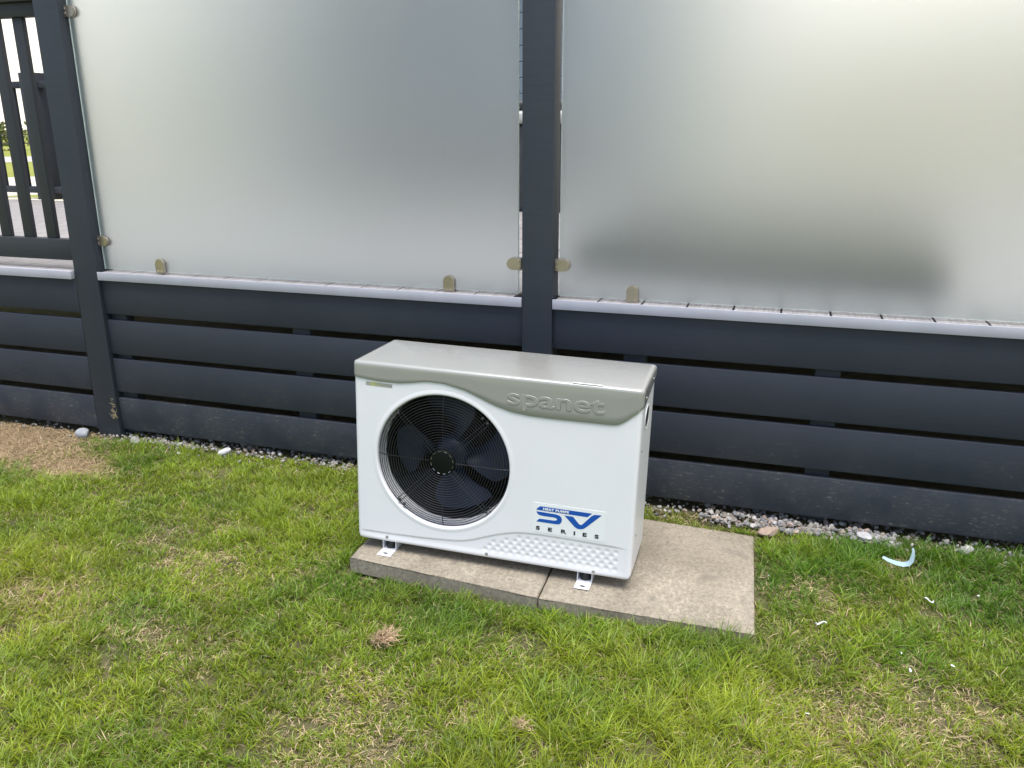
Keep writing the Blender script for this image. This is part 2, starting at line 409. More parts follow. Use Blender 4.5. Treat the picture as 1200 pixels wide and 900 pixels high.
glass(-1.852, -.026, 'frosted glass pane between the two posts, creamy fading to blue grey',
      [('L', -1.836, .866), ('L', -1.836, 1.747), ('R', -.040, .854), ('R', -.040, 1.75), ('B', -1.562, .772), ('B', -.29, .767)])
glass(.124, 1.945, 'frosted glass pane with a bright warm glow above and a dark blur low down',
      [('L', .136, .857), ('L', .136, 1.75), ('R', 1.93, .857), ('B', .384, .766), ('B', 1.66, .766)])
glass(2.092, 3.9, 'frosted glass pane past the last post, outside the view', [('L', 2.104, .857), ('B', 2.4, .766)])

# ------------------------------------------------------------------ railings
M['rail'] = board_mat('railing_anthracite', (.034, .038, .046))
r = thing('deck_railing', 'near dark grey railing with upright slats beside the corner post', 'railing', (-3.1, .03, DZ))
x0, x1 = -4.2+3.1, -1.979+3.1
boxo('top_rail', (x0, x1, -.022, .022, 1.735-DZ, 1.787-DZ), M['rail'], r, .003)
boxo('handrail_cap', (x0, x1, -.04, .04, 1.7875-DZ, 1.815-DZ), M['rail'], r, .004)
boxo('bottom_rail', (x0, x1, -.022, .022, .780-DZ, .868-DZ), M['rail'], r, .003)
x = -2.108
while x > -4.1:
    boxo('slat', (x-.0215+3.1, x+.0285+3.1, -.011, .011, .869-DZ, 1.734-DZ), M['rail'], r, .002); x -= .1255
boxo('bracket', (-1.981-.012+3.1, -1.979+3.1, -.025, .025, .765-DZ, .88-DZ), M['rail'], r, .001)
r = thing('deck_railing', 'far dark grey railing across the deck, seen through the slats of the near one', 'railing', (-6.3, 2.90, DZ))
x0, x1 = -9+6.3, -4.05+6.3
boxo('top_rail', (x0, x1, -.03, .03, 1.635-DZ, 1.688-DZ), M['rail'], r, .003)
boxo('bottom_rail', (x0, x1, -.03, .03, .797-DZ, .850-DZ), M['rail'], r, .003)
boxo('post', (-5.155+6.3, -5.015+6.3, -.07, .07, 0, 1.752-DZ), M['rail'], r, .004)
x = -5.335
while x > -8.9:
    boxo('slat', (x-.044+6.3, x+.048+6.3, -.012, .012, .851-DZ, 1.634-DZ), M['rail'], r, .002); x -= .2485

# ------------------------------------------------------------------ things behind the glass
tub = thing('hot_tub', 'large dark covered tub with pale rim, glimpsed in the slit beside the middle post', 'hot tub', (-1.6, 4.0, DZ))
boxo('cabinet', (-1.05, 1.05, -.98, .98, .0, .60), simple('tub_cabinet', (.03, .034, .038), .6, var=.3), tub, .03, 3)
boxo('shell_rim', (-1.08, 1.08, -1.01, 1.01, .602, .69), simple('tub_shell', (.45, .45, .43), .3), tub, .03, 3)
boxo('cover', (-1.06, 1.06, -1.0, 1.0, .692, .76), simple('tub_cover', (.035, .038, .042), .5), tub, .03, 3)
lo = thing('garden_lodge', 'pale grey clad lodge wall at the back of the deck, blurred by the frosted glass', 'lodge', (-2.3, 6.0, 0))
M['clad'] = simple('pale_cladding', (.20, .245, .29), .7, var=.06)
bm = bmesh.new(); box_bm(bm, -3.0, 2.0, -.3, 5, 0, .6)  # wall widened on the left to dim the sky glow in the pane
for i in range(18):
    z = .6+i*.15; box_bm(bm, -3.0, 2.0, -.3-.012*(1), 5, z, z+.145, .004, 1)
obj('wall', fin(bm, 'wall', 35), M['clad'], lo)
boxo('window', (-1.6, -.2, -.345, -.315, 1.9, 3.0), simple('lodge_window', (.03, .035, .04), .1), lo)
bm = bmesh.new(); extrude_poly(bm, [(-3.3, 3.3), (2.3, 3.3), (2.3, 3.4), (-.5, 4.2), (-3.3, 3.4)], -.6, 5.3)
obj('roof', fin(bm, 'roof'), simple('roof_grey', (.09, .09, .1), .8), lo)
db = thing('daybed', 'low dark cushioned lounger, a dark blur just behind the glowing glass pane', 'lounger', (.80, 1.16, DZ)); db.scale = (.84, 1.15, 1.05); db.rotation_euler = (0, 0, -.10)
boxo('base', (-.83, .83, -.62, .66, .015, .065), simple('rattan_dark', (.012, .013, .012), .7, var=.3, vs=90), db, .01)
for q in (-.83, .0): boxo('cushion', (q+.006, q+.824, -.61, .65, .067, .125), simple('cushion_dark', (.012, .014, .014), .9, var=.2), db, .02, 3)

def added_chalet(x0, x1, y0, h, label):  # unseen building added to warm the tone of the panes
    c = thing('added_chalet', label, 'added_chalet', ((x0+x1)/2, y0, 0), 'cream chalets added for warm tone in the glass'); q = (x1-x0)/2
    boxo('wall', (-q, q, 0, 4, 0, h), M['cream'], c, .01)
    bm = bmesh.new(); extrude_poly(bm, [(-q-.3, h+.002), (q+.3, h+.002), (q+.3, h+.1), (0, h+.9), (-q-.3, h+.1)], -.3, 4.3)
    obj('roof', fin(bm, 'roof'), M['clad'], c); boxo('window', (q*.2, q*.55, -.03, -.002, .9, 2.0), M['darkin'], c, .005)
M['cream'] = simple('cream_render', (.80, .66, .46), .8, var=.04)
added_chalet(.6, 8.6, 10.5, 2.3, 'cream walled chalet, unseen, put in to give the glass a warm beige tone above the lounger')
added_chalet(-10.5, -7.2, 9.5, 2.6, 'cream walled chalet, unseen, put in to give the glass a warm tone beside the corner post')

# ------------------------------------------------------------------ far bushes and field fence
def leaf_crown(name, c, rad, n, col, mat, parent, leaf):
    p = rng.normal(size=(n, 3)); p /= np.linalg.norm(p, axis=1)[:, None]; p *= (rng.random(n)**.4)[:, None]
    lump = 1+.35*np.sin(p[:, 0]*5+c[0])*np.cos(p[:, 2]*6)+.2*np.sin(p[:, 1]*9)
    p = p*np.array(rad)*lump[:, None]+np.array(c)
    a = rng.normal(size=(n, 3)); a /= np.linalg.norm(a, axis=1)[:, None]
    b = np.cross(a, rng.normal(size=(n, 3))); b /= np.linalg.norm(b, axis=1)[:, None]
    s = leaf*(.6+.8*rng.random(n))[:, None]
    vv = np.stack((p-a*s, p+b*s*.5, p+a*s, p-b*s*.5), 1).reshape(-1, 3)
    f = np.arange(n*4).reshape(-1, 4)
    tn = np.array(col)*(.6+.9*rng.random((n, 1))); tn = np.repeat(tn, 4, 0)
    return obj(name, np_mesh(name, vv, f, None, tn), mat, parent)
for i, (s, d, h, wd, col, lab) in enumerate([(-1.7, 62, 2.6, 2.0, (.22, .22, .06), 'small yellowish bush on the skyline, seen between the railing slats'),
                               (2.6, 66, 1.8, 2.6, (.14, .17, .05), 'low green bush on the skyline next to the corner post'),
                               (-7, 64, 2.2, 3.2, (.16, .18, .05), 'wide green bush on the skyline at the edge of the view')]):
    p = O+D*d+T*s; b = thing('bush', lab, 'bush', (p.x, p.y, 0), 'bushes along the skyline')
    bm = bmesh.new()
    for q in range(5): tube(bm, [(0, 0, -.1), (random.uniform(-.3, .3), random.uniform(-.3, .3), h*.4), (random.uniform(-1, 1), random.uniform(-1, 1), h*.8)], [.09, .06, .02], 6)
    obj('trunk', fin(bm, 'trunk', 60), simple('bark', (.08, .06, .04), .9), b)
    leaf_crown('crown', (0, 0, h*.55), (wd, wd, h*.5), 2200, col, M['grass'], b, .16)
ff = thing('field_fence', 'thin post and rail fence crossing the green field behind the railings', 'fence', tuple(O+D*58))
ang = math.atan2(T.y, T.x); ff.rotation_euler = (0, 0, ang)
fm = simple('field_fence_wood', (.10, .09, .07), .9)
for z in (.55, 1.05): boxo('rail', (-30, 30, -.03, .03, z-.04, z+.04), fm, ff, 0)
bmx = [boxo('post', (x-.06, x+.06, -.1, -.032, -.1, 1.2), fm, ff, 0) for x in np.arange(-30, 31, 3.)]

# ------------------------------------------------------------------ paving slabs (in the heat pump's tilted frame)
R3 = Matrix(((0.9991879, -0.0327446, 0.02348026), (0.03217649, 0.99918972, 0.02417819), (-0.02425294, -0.02340304, 0.99943188)))
HPO = Vector((-0.33191015, -0.68063194, 0.08333945))
HM = Matrix.Translation(HPO) @ R3.to_4x4()
def HL(x, y, z): return HM @ Vector((x, y, z))
W, H, DP = .857, .576, .294
def slab(name, corners, label):
    """corners: world top corners, front-left, front-right, back-right, back-left"""
    bm = bmesh.new(); top = [Vector(c) for c in corners]; n = (top[1]-top[0]).cross(top[3]-top[0]).normalized()
    c0 = sum(top, Vector())/4
    N = 26
    def P(u, v): return (top[0]*(1-u)+top[1]*u)*(1-v)+(top[3]*(1-u)+top[2]*u)*v
    a = [bm.verts.new(p-c0) for p in top]; b = [bm.verts.new(p-n*.05-c0) for p in top]
    bm.faces.new(a); bm.faces.new(b[::-1])
    for i in range(4): bm.faces.new((a[i], b[i], b[(i+1) % 4], a[(i+1) % 4]))
    bmesh.ops.subdivide_edges(bm, edges=bm.edges, cuts=24, use_grid_fill=True)
    # slightly nibbled arrises
    for v in bm.verts:
        e = min(1, max(0, (v.co+c0-top[0]).dot(n)*-1))
        if abs((v.co+c0-top[0]).dot(n)) < .0015 and len([f for f in v.link_faces if abs(f.normal.dot(n)) < .5 or f.normal.length == 0]) :
            v.co -= n*random.uniform(.0, .0022)
    es = [e for e in bm.edges if len(e.link_faces) == 2 and e.calc_face_angle(0) > 1.2]
    bmesh.ops.bevel(bm, geom=es, offset=.0028, segments=2, affect='EDGES')
    o = obj(name, fin(bm, name, 50), M['slab']); o.location = c0
    return tag(o, label, 'paving slab', 'concrete paving slabs')
SL = [Vector((-.32202, -.75297, .05492)), Vector((.2901, -.77231, .04742)), Vector((.88043, -.72308, .03859)), Vector((.85159, -.10545, .02435))]
SL = [HL(.007, -.074, -.0305), HL(.6165, -.120, -.0305), None, None]
jb = HL(.6085, .520, -.0305); jf = HL(.6165, -.120, -.0305)
e = HL(1, 0, 0)-HL(0, 0, 0)
rf = HL(1.2085, -.103, -.0385); rb = HL(1.2015, .512, -.0385)
slab('paving_slab', [HL(.007, -.074, -.0305), jf-e*.0035, jb-e*.0035, HL(-.002, .522, -.0305)], 'concrete slab under the fan end of the heat pump')
slab('paving_slab', [jf+Vector((0, 0, -.0008)), rf, rb, jb+Vector((0, 0, -.0008))], 'concrete slab jutting out past the heat pump, with a wide bare stained area')

# ------------------------------------------------------------------ heat pump
hp = thing('heat_pump', 'white heat pump with grey lid and round black fan grille on concrete slabs', 'heat pump')
hp.matrix_world = HM
FC, FR = (.2795, .289), .2085
WAVE = [(0, .528), (.034, .5235), (.083, .5195), (.146, .5200), (.183, .5255), (.231, .5340), (.284, .5335), (.349, .520), (.40, .5005), (.439, .4850), (.49, .4715), (.54, .4665), (.59, .4655), (.687, .4660), (.771, .4670), (.790, .4685), (.805, .4755), (.828, .4945), (.857, .520)]
wx = np.array([p[0] for p in WAVE]); wz = np.array([p[1] for p in WAVE])
def wave(x):
    # smoothed interpolation
    s = np.linspace(-.006, .006, 7)
    return float(np.mean(np.interp(np.clip(x+s, 0, W), wx, wz)))
def perim(off, rc=.013, x0=0., x1=W, y0=0., y1=DP, step=.004):
    cs = [((x0+rc, y0+rc), -180, -90), ((x1-rc, y0+rc), -90, 0), ((x1-rc, y1-rc), 0, 90), ((x0+rc, y1-rc), 90, 180)]
    out = []
    for k in range(4):
        (cx, cy), a0, a1 = cs[k]; rr = max(.0004, rc+off)
        for i in range(9):
            a = math.radians(a0+(a1-a0)*i/8); out.append((cx+rr*math.cos(a), cy+rr*math.sin(a)))
        (nx, ny), b0, _ = cs[(k+1) % 4]; a = math.radians(a1)
        p = (cx+rr*math.cos(a), cy+rr*math.sin(a)); q = (nx+rr*math.cos(a), ny+rr*math.sin(a))
        L = math.hypot(q[0]-p[0], q[1]-p[1]); n = max(2, int(L/step))
        if k == 0: n = 220
        for i in range(1, n): out.append((p[0]+(q[0]-p[0])*i/n, p[1]+(q[1]-p[1])*i/n))
    return out
def loft(bm, rings, cap_last=False, cap_first=False):
    vr = [[bm.verts.new(p) for p in r] for r in rings]; n = len(vr[0])
    for a, b in zip(vr, vr[1:]):
        for i in range(n): bm.faces.new((a[i], a[(i+1) % n], b[(i+1) % n], b[i]))
    if cap_last: bm.faces.new(vr[-1])
    if cap_first: bm.faces.new(vr[0][::-1])
base = perim(0)
def zlow(x, y):
    if y < .002: return wave(x)
    if x > W-.02 and y < DP-.02: return .520+(.546-.520)*min(1, y/DP)
    if x < .02 and y < DP-.02: return .528+(.546-.528)*min(1, y/DP)
    return .546
ZL = [zlow(x, y) for x, y in base]
ZL = list(np.convolve(np.array(ZL[-2:]+ZL+ZL[:2]), np.ones(5)/5, 'valid'))
rings = []
E0 = .0032
for off, dz in ((-.001, 0.0), (E0-.0008, 0.0), (E0, .0009)):
    rings.append([(x, y, z+dz) for (x, y), z in zip(perim(off), ZL)])
nz = 4
for k in range(1, nz): rings.append([(x, y, z+(H-.011-z)*k/nz) for (x, y), z in zip(perim(E0), ZL)])
for a in np.linspace(0, 90, 7):
    o_ = E0-.011+.011*math.cos(math.radians(a)); zz = H-.011+.011*math.sin(math.radians(a))
    rings.append([(x, y, zz) for x, y in perim(o_)])
rings.append([(x, y, H+.0004) for x, y in perim(-.0115)])
bm = bmesh.new(); loft(bm, rings, cap_last=True)
lid = obj('lid', fin(bm, 'lid', 50), M['lid'], hp)

# front panel: relief grid with hole, dimples and the stepped skirt
ed = [0, .0003, .0012, .0028, .005, .0075, .0102, .013]
gx = np.array(ed + list(np.linspace(.0155, W-.0155, 328)) + [W-v for v in ed[::-1]])
gz = np.array(ed + list(np.linspace(.0155, .556, 214)))
X, Z = np.meshgrid(gx, gz, indexing='ij')
GRV = [(0, .028), (.011, .028), (.089, .0285), (.231, .033), (.287, .037), (.335, .041), (.37, .049), (.409, .064), (.44, .077), (.475, .088), (.50, .095), (.527, .0995), (.579, .1025), (.706, .102), (.818, .099), (.857, .096)]
ggx = np.array([p[0] for p in GRV]); ggz = np.array([p[1] for p in GRV])
zc = sum(np.interp(X+s, ggx, ggz) for s in np.linspace(-.02, .02, 9))/9
d = Z-zc
fade = np.clip((X-.008)/.03, 0, 1)*np.clip((W-.012-X)/.05, 0, 1)
st = np.clip(.5-d/.009, 0, 1); st = st*st*(3-2*st)
Y = fade*(.0022*st*np.clip((Z-.006)/.02, 0, 1)+.0014*np.exp(-(d/.0024)**2))
for r_, z_ in enumerate((.084, .0705, .057, .0435, .030)):
    for c_ in range(20):
        x_ = .418+c_*.0262+(.0131 if r_ % 2 else 0)
        if x_ > .812 - (.0 if r_ else .0): continue
        gz_ = np.interp(x_, ggx, ggz)
        if z_ > gz_-.012: continue
        q = np.sqrt((X-x_)**2+(Z-z_)**2)/.0082
        Y += np.where(q < 1, .0034*(1-q*q)**1.3 if False else .0019*np.clip(1-q*q, 0, 1)**1.3, 0)
dd = np.minimum(np.minimum(X, W-X), Z); rr = .013
Y += np.where(dd < rr, rr-np.sqrt(np.clip(rr*rr-(rr-dd)**2, 0, None)), 0)
# very slight bow of the moulded sheet
Y += .0
rc = .02
PX, PZ = X.copy(), Z.copy()
for sx in (0, 1):
    u = ((rc-X) if sx == 0 else (X-(W-rc)))/rc; v = (rc-Z)/rc; msk = (u > 0) & (v > 0)
    uu = u*np.sqrt(np.clip(1-v*v/2, 0, 1)); vv_ = v*np.sqrt(np.clip(1-u*u/2, 0, 1))
    PX = np.where(msk, (rc-uu*rc) if sx == 0 else (W-rc+uu*rc), PX); PZ = np.where(msk, rc-vv_*rc, PZ)
rad = np.hypot(PX-FC[0], PZ-FC[1]); RH = FR+.006
sn = (np.abs(rad-RH) < .0022); k_ = np.where(sn, RH/np.maximum(rad, 1e-6), 1)
PX = np.where(sn, FC[0]+(PX-FC[0])*k_, PX); PZ = np.where(sn, FC[1]+(PZ-FC[1])*k_, PZ)
bm = bmesh.new(); nx, nz_ = X.shape
vg = [[bm.verts.new((PX[i, j], Y[i, j], PZ[i, j])) if rad[i, j] >= RH-.0023 else None for j in range(nz_)] for i in range(nx)]
for i in range(nx-1):
    for j in range(nz_-1):
        q = [vg[i][j], vg[i+1][j], vg[i+1][j+1], vg[i][j+1]]
        q = [v for v in q if v is not None]
        if len(q) >= 3:
            try: bm.faces.new(q)
            except ValueError: pass
for v in [v for v in bm.verts if not v.link_faces]: bm.verts.remove(v)
bd = [e for e in bm.edges if len(e.link_faces) == 1 and all(math.hypot(v.co.x-FC[0], v.co.z-FC[1]) > FR+.02 for v in e.verts) and all(v.co.z < .555 for v in e.verts)]
ex = bmesh.ops.extrude_edge_only(bm, edges=bd)
for v in [g for g in ex['geom'] if isinstance(g, bmesh.types.BMVert)]: v.co.y = .072
lathe(bm, [(FR+.018, .0006), (FR+.015, -.0001), (FR+.012, -.0004), (FR+.008, -.0009), (FR+.005, -.0012), (FR+.002, -.0006), (FR, .0010), (FR-.0006, .003), (FR-.001, .045)], 128, (FC[0], 0, FC[1]))
fp = obj('front_panel', fin(bm, 'front_panel', 60), M['white'], hp)

# cabinet behind
bm = bmesh.new(); ins = .0022
pr = perim(-ins, y0=0.0)
pr = [(x, y) for x, y in pr if y > .02]
i0 = min(range(len(pr)), key=lambda i: (0 if pr[i][0] > W/2 else 1, pr[i][1]))
pr = pr[i0:]+pr[:i0]; pr = [(pr[0][0], .070)]+[p for p in pr if p[1] > .0705]+[(pr[-1][0], .070)]
lo_ = [bm.verts.new((x, y, .003)) for x, y in pr]; hi_ = [bm.verts.new((x, y, .548)) for x, y in pr]
for i in range(len(pr)-1): bm.faces.new((lo_[i], lo_[i+1], hi_[i+1], hi_[i]))
cab = obj('cabinet', fin(bm, 'cabinet', 40), M['whiteside'], hp)
boxo('base_pan', (.006, W-.006, .012, DP-.006, .001, .012), M['whiteside'], hp, .002)
# handle ring on the end, flat dark disc painting the shaded recess
bm = bmesh.new()
rgs = []
for s, xo in ((1.0, -.002), (1.0, .0012), (.88, .0016), (.80, .0002)):
    rgs.append([(W-ins+xo+.001, .135+.050*s*math.cos(2*PI*i/40), .459+.036*s*math.sin(2*PI*i/40)) for i in range(40)])
loft(bm, rgs); hnd = obj('side_handle', fin(bm, 'side_handle', 50), M['whiteside'], hp)
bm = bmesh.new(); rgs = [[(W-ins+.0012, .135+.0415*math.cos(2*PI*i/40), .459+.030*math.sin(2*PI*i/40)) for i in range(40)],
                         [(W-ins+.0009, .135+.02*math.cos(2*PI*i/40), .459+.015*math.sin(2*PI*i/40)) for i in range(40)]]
loft(bm, rgs, cap_last=True); obj('grip_shade_disc', fin(bm, 'grip_shade_disc', 50), M['darkin'], hnd)
def screw(p, ax, s=.004):
    bm = bmesh.new()
    lathe(bm, [(s*1.25, 0), (s*1.25, -.0008), (s*.9, -.0012), (s*.8, -.0026), (s*.35, -.0030), (.0001, -.0020)] if ax == 'y' else [(s*1.25, 0), (s*1.2, .0008), (s*.8, .0022), (.0001, .0026)], 14, p, ax)
    obj('screw', fin(bm, 'screw', 40), M['zinc'], hp)
for x, z in ((.099, .0175), (.423, .0145), (.749, .0125)): screw((x, .0012, z), 'y')
for y, z in ((.05, .383), (.058, .12)): screw((W-.0005, y, z), 'x', .0035)
screw((W+.0032, .20, .556), 'x', .0035)
screw((W+.0032, .05, .540), 'x', .0030)

# fan, shroud, coil
bm = bmesh.new(); lathe(bm, [(FR-.001, .0455), (FR-.003, .062)], 96, (FC[0], 0, FC[1])); obj('orifice_ring', fin(bm, 'orifice_ring', 50), M['whiteside'], hp)
bm = bmesh.new(); lathe(bm, [(FR-.0032, .0622), (FR-.006, .10), (FR-.004, .18)], 96, (FC[0], 0, FC[1])); obj('fan_shroud', fin(bm, 'fan_shroud', 50), M['darkin'], hp)
bm = bmesh.new(); box_bm(bm, .03, .62, .215, .235, .03, .54)
for i in range(90): x = .05+i*.0055; box_bm(bm, x, x+.001, .205, .2149, .035, .535)
obj('coil', fin(bm, 'coil'), M['coil'], hp)
bm = bmesh.new(); box_bm(bm, .53, .845, .05, .28, .02, .545); obj('compressor_box', fin(bm, 'compressor_box'), M['darkin'], hp)
fan = bpy.data.objects.new('fan', None); COL.objects.link(fan); fan.parent = hp; fan.location = (FC[0], .10, FC[1])
NB = 4
for b in range(NB):
    A0 = math.radians(172+b*90 + (8 if b == 1 else 0)); bm = bmesh.new(); NU, NV = 12, 14; g = []
    for i in range(NU+1):
        u = i/NU; r_ = .052+(.185-.052)*u; row = []
        half = math.radians(15+19*u**.8 - (9*max(0, u-.8)/.2)); sweep = math.radians(16)*u*u
        for j in range(NV+1):
            v = j/NV*2-1; a = A0+sweep+half*v
            yy = .032*v*(.9-.35*u)+.006*v*v
            row.append(bm.verts.new((r_*math.cos(a), yy, r_*math.sin(a))))
        g.append(row)
    for i in range(NU):
        for j in range(NV): bm.faces.new((g[i][j], g[i+1][j], g[i+1][j+1], g[i][j+1]))
    obj('fan_blade', fin(bm, 'fan_blade', 60), M['blade'], fan)
bm = bmesh.new(); lathe(bm, [(.0001, -.03), (.03, -.03), (.046, -.022), (.055, -.004), (.055, .03), (.03, .04)], 40); obj('fan_hub', fin(bm, 'fan_hub', 40), M['blade'], fan)
bm = bmesh.new(); lathe(bm, [(.04, .14), (.04, .205)], 24, (FC[0], 0, FC[1]), close=True); obj('motor', fin(bm, 'motor', 40), M['darkin'], hp)

# wire guard
bm = bmesh.new(); NR = 21; cx, cz = FC
def gy(r): return .004 + .007*max(0, (r-.17)/.035)**2
for k in range(NR):
    r_ = .046+(FR-.004-.046)*k/(NR-1)
    tube(bm, [(cx+r_*math.cos(a), gy(r_), cz+r_*math.sin(a)) for a in np.linspace(0, 2*PI, 97)[:-1]], .0011, 5, True)
def spoke(a, off=0, r0=.036, r1=FR-.001, w=.0014):
    a = math.radians(a); dx, dz = math.cos(a), math.sin(a)
    tube(bm, [(cx+dx*r_-dz*off, gy(r_)+.0026, cz+dz*r_+dx*off) for r_ in (r0, .1, .16, .18, .195, r1)], w, 5)
for a in (0, 180, 270, 90): spoke(a)
for a in (45, 135, 225, 315): spoke(a, .006, w=.0013); spoke(a, -.006, w=.0013)
gd = obj('fan_guard', fin(bm, 'fan_guard', 60), M['black'], hp)
bm = bmesh.new()
lathe(bm, [(.0001, -.0005), (.030, -.0005), (.0375, .001), (.040, .004), (.040, .008)], 48, (cx, 0, cz))
hc = obj('hub_cap', fin(bm, 'hub_cap', 40), M['capblack'], gd)
bm = bmesh.new()
for k in range(12):
    a0 = k*30+6; pts = [(cx+.0352*math.cos(math.radians(a)), -.0006, cz+.0352*math.sin(math.radians(a))) for a in np.linspace(a0, a0+14, 5)]
    tube(bm, pts, .0009, 5)
obj('embossed_dashes', fin(bm, 'embossed_dashes', 60), M['zinc'], gd)
for a in (228, 318, 48, 138):
    a = math.radians(a); bm = bmesh.new()
    for s in (-.01, .01):
        lathe(bm, [(.0045, .006), (.0045, -.0002), (.002, -.002), (.0001, -.001)], 10, (cx+(FR-.013)*math.cos(a)+s*math.sin(a), 0, cz+(FR-.013)*math.sin(a)-s*math.cos(a)))
    obj('guard_clip', fin(bm, 'guard_clip', 40), M['black'], gd)

# badge, sticker, lettering
bm = bmesh.new(); extrude_poly(bm, [(.039, .5045), (.123, .5035), (.123, .5135), (.039, .5155)], -.0007, .001)
obj('small_label', fin(bm, 'small_label'), M['badge'], hp)
bm = bmesh.new(); extrude_poly(bm, [(.562, .1135), (.776, .1125), (.7755, .2065), (.5615, .2060)], -.0005, .0008)
stk = obj('sticker', fin(bm, 'sticker'), M['sticker'], hp)
BAR = [(.572, .1835), (.576, .190), (.584, .196), (.736, .196), (.723, .183)]
SS = [(0.5725, 0.1785), (0.630, 0.1775), (0.640, 0.1755), (0.6465, 0.171), (0.6495, 0.1635), (0.648, 0.1545), (0.643, 0.1485), (0.634, 0.1465), (0.5735, 0.1465), (0.582, 0.1565), (0.626, 0.157), (0.6325, 0.1585), (0.6350, 0.162), (0.6325, 0.1655), (0.626, 0.1668), (0.592, 0.1668), (0.581, 0.1685), (0.5755, 0.1725)]
VV = [(.656, .178), (.681, .178), (.700, .1575), (.7045, .1555), (.709, .1575), (.735, .188), (.743, .1935), (.764, .1945), (.722, .152), (.714, .1450), (.704, .1420), (.695, .1425), (.687, .147)]
VV = VV[::-1]; SSr = SS[::-1]
bm = bmesh.new()
for P_ in (BAR[::-1], SSr, VV): extrude_poly(bm, P_, -.0009, -.0003)
obj('logo', fin(bm, 'logo'), M['blue'], stk)
def text(body, size, loc, mat, parent, name, sx=1, ext=.0003, bevel=0, spacing=1, offset=0, align='LEFT'):
    cu = bpy.data.curves.new(name, 'FONT'); cu.body = body; cu.size = size; cu.extrude = ext; cu.bevel_depth = bevel
    cu.bevel_resolution = 3; cu.space_character = spacing; cu.offset = offset; cu.align_x = align; cu.resolution_u = 6
    o = bpy.data.objects.new('tmp', cu); COL.objects.link(o); dg = bpy.context.evaluated_depsgraph_get()
    me = bpy.data.meshes.new_from_object(o.evaluated_get(dg)); bpy.data.objects.remove(o)
    me.transform(Matrix.Translation(loc) @ Matrix.Rotation(PI/2, 4, 'X') @ Matrix.Diagonal((sx, 1, 1, 1)))
    me.materials.clear()
    return obj(name, me, mat, parent)
for ch, x in zip('SERIES', (.573, .6085, .647, .6845, .711, .747)):
    text(ch, .0158, (x, -.0009, .1215), M['ink'], stk, 'lettering', 1.6, .0003, 0, 1, .0006)
text('HEAT PUMPS', .0092, (.592, -.0013, .1862), M['sticker'], stk, 'lettering', 1.32, .0003, 0, 1.12, .0004)
# moulded word on the lid
try:
    text('spanet', .066, (.474, -E0-.0002, .4965), M['lid'], lid, 'moulded_lettering', 1.60, .0004, .0009, 1.0, .0006)
except Exception as ex_: print('text', ex_)
# a peeled strip of clear tape on the lid edge
bm = bmesh.new(); box_bm(bm, .66, .745, -.0005, .004, H-.0008, H+.0012, .0004, 1)
obj('tape_remnant', fin(bm, 'tape_remnant'), M['sticker'], lid)

# feet
for x0 in (.079, .700):
    bm = bmesh.new(); z0 = -.0300; x1 = x0+.045
    box_bm(bm, x0, x1, -.034, DP+.034, z0, z0+.0022, .0008, 1)
    box_bm(bm, x0, x0+.002, .012, DP-.012, z0+.0023, .0008)
    box_bm(bm, x1-.002, x1, .012, DP-.012, z0+.0023, .0008)
    f_ = obj('mounting_foot', fin(bm, 'mounting_foot', 35), M['bracket'], hp)
    bm = bmesh.new(); ring = []
    for i in range(20): a = 2*PI*i/20; ring.append(bm.verts.new((x0+.0225+.0085*math.cos(a), -.019+.0042*math.sin(a), z0+.0027)))
    bm.faces.new(ring); obj('slot_shade_disc', fin(bm, 'slot_shade_disc'), M['darkin'], f_)  # dark oval laid on the plate paints the shade of a hole
    bm = bmesh.new(); lathe(bm, [(.015, z0+.0024), (.016, z0+.008), (.012, z0+.016), (.012, .0008)], 24, (x0+.0225, .030, 0), 'z', True)
    obj('rubber_buffer', fin(bm, 'rubber_buffer', 40), M['rubber'], f_)

# ------------------------------------------------------------------ stones
def rock_mesh(n_seed, sub=2, jag=.28):
    bm = bmesh.new(); bmesh.ops.create_icosphere(bm, subdivisions=sub, radius=1)
    rr = random.Random(n_seed); ax = [Vector((rr.uniform(-1, 1), rr.uniform(-1, 1), rr.uniform(-1, 1))).normalized() for _ in range(7)]
    off = [rr.uniform(.55, .95) for _ in ax]
    for v in bm.verts:
        for a, o_ in zip(ax, off):
            q = v.co.dot(a)
            if q > o_: v.co -= a*(q-o_)
    return bm
protos = []
for s in range(6):
    bm = rock_mesh(s, 1); bmesh.ops.recalc_face_normals(bm, faces=bm.faces)
    protos.append((np.array([v.co[:] for v in bm.verts]), np.array([[v.index for v in f.verts] for f in bm.faces]))); bm.free()
allv, allf, allt, base_i = [], [], [], 0
def scatter(n, xr, yr, size, prob=None):
    global base_i
    for _ in range(n):
        x = rng.uniform(*xr); y = rng.uniform(*yr)
        if prob is not None and rng.random() > prob(x, y): continue
        v, f = protos[rng.integers(6)]; s = size*(.45+.9*rng.random()**1.5)
        q = Matrix.Rotation(rng.uniform(0, 6.28), 3, 'Z') @ Matrix.Rotation(rng.uniform(0, 6.28), 3, 'X')
        vv = (v*np.array([1, .8, .6])*s) @ np.array(q).T + np.array([x, y, .004+s*.35+rng.random()*.008])
        c = np.array([(.42, .41, .42), (.55, .53, .50), (.30, .30, .31), (.48, .38, .32), (.62, .61, .60), (.36, .33, .28)][rng.integers(6)])*(.38+.38*rng.random())
        allv.append(vv); allf.append(f+base_i); allt.append(np.repeat(c[None], len(vv), 0)); base_i += len(vv)
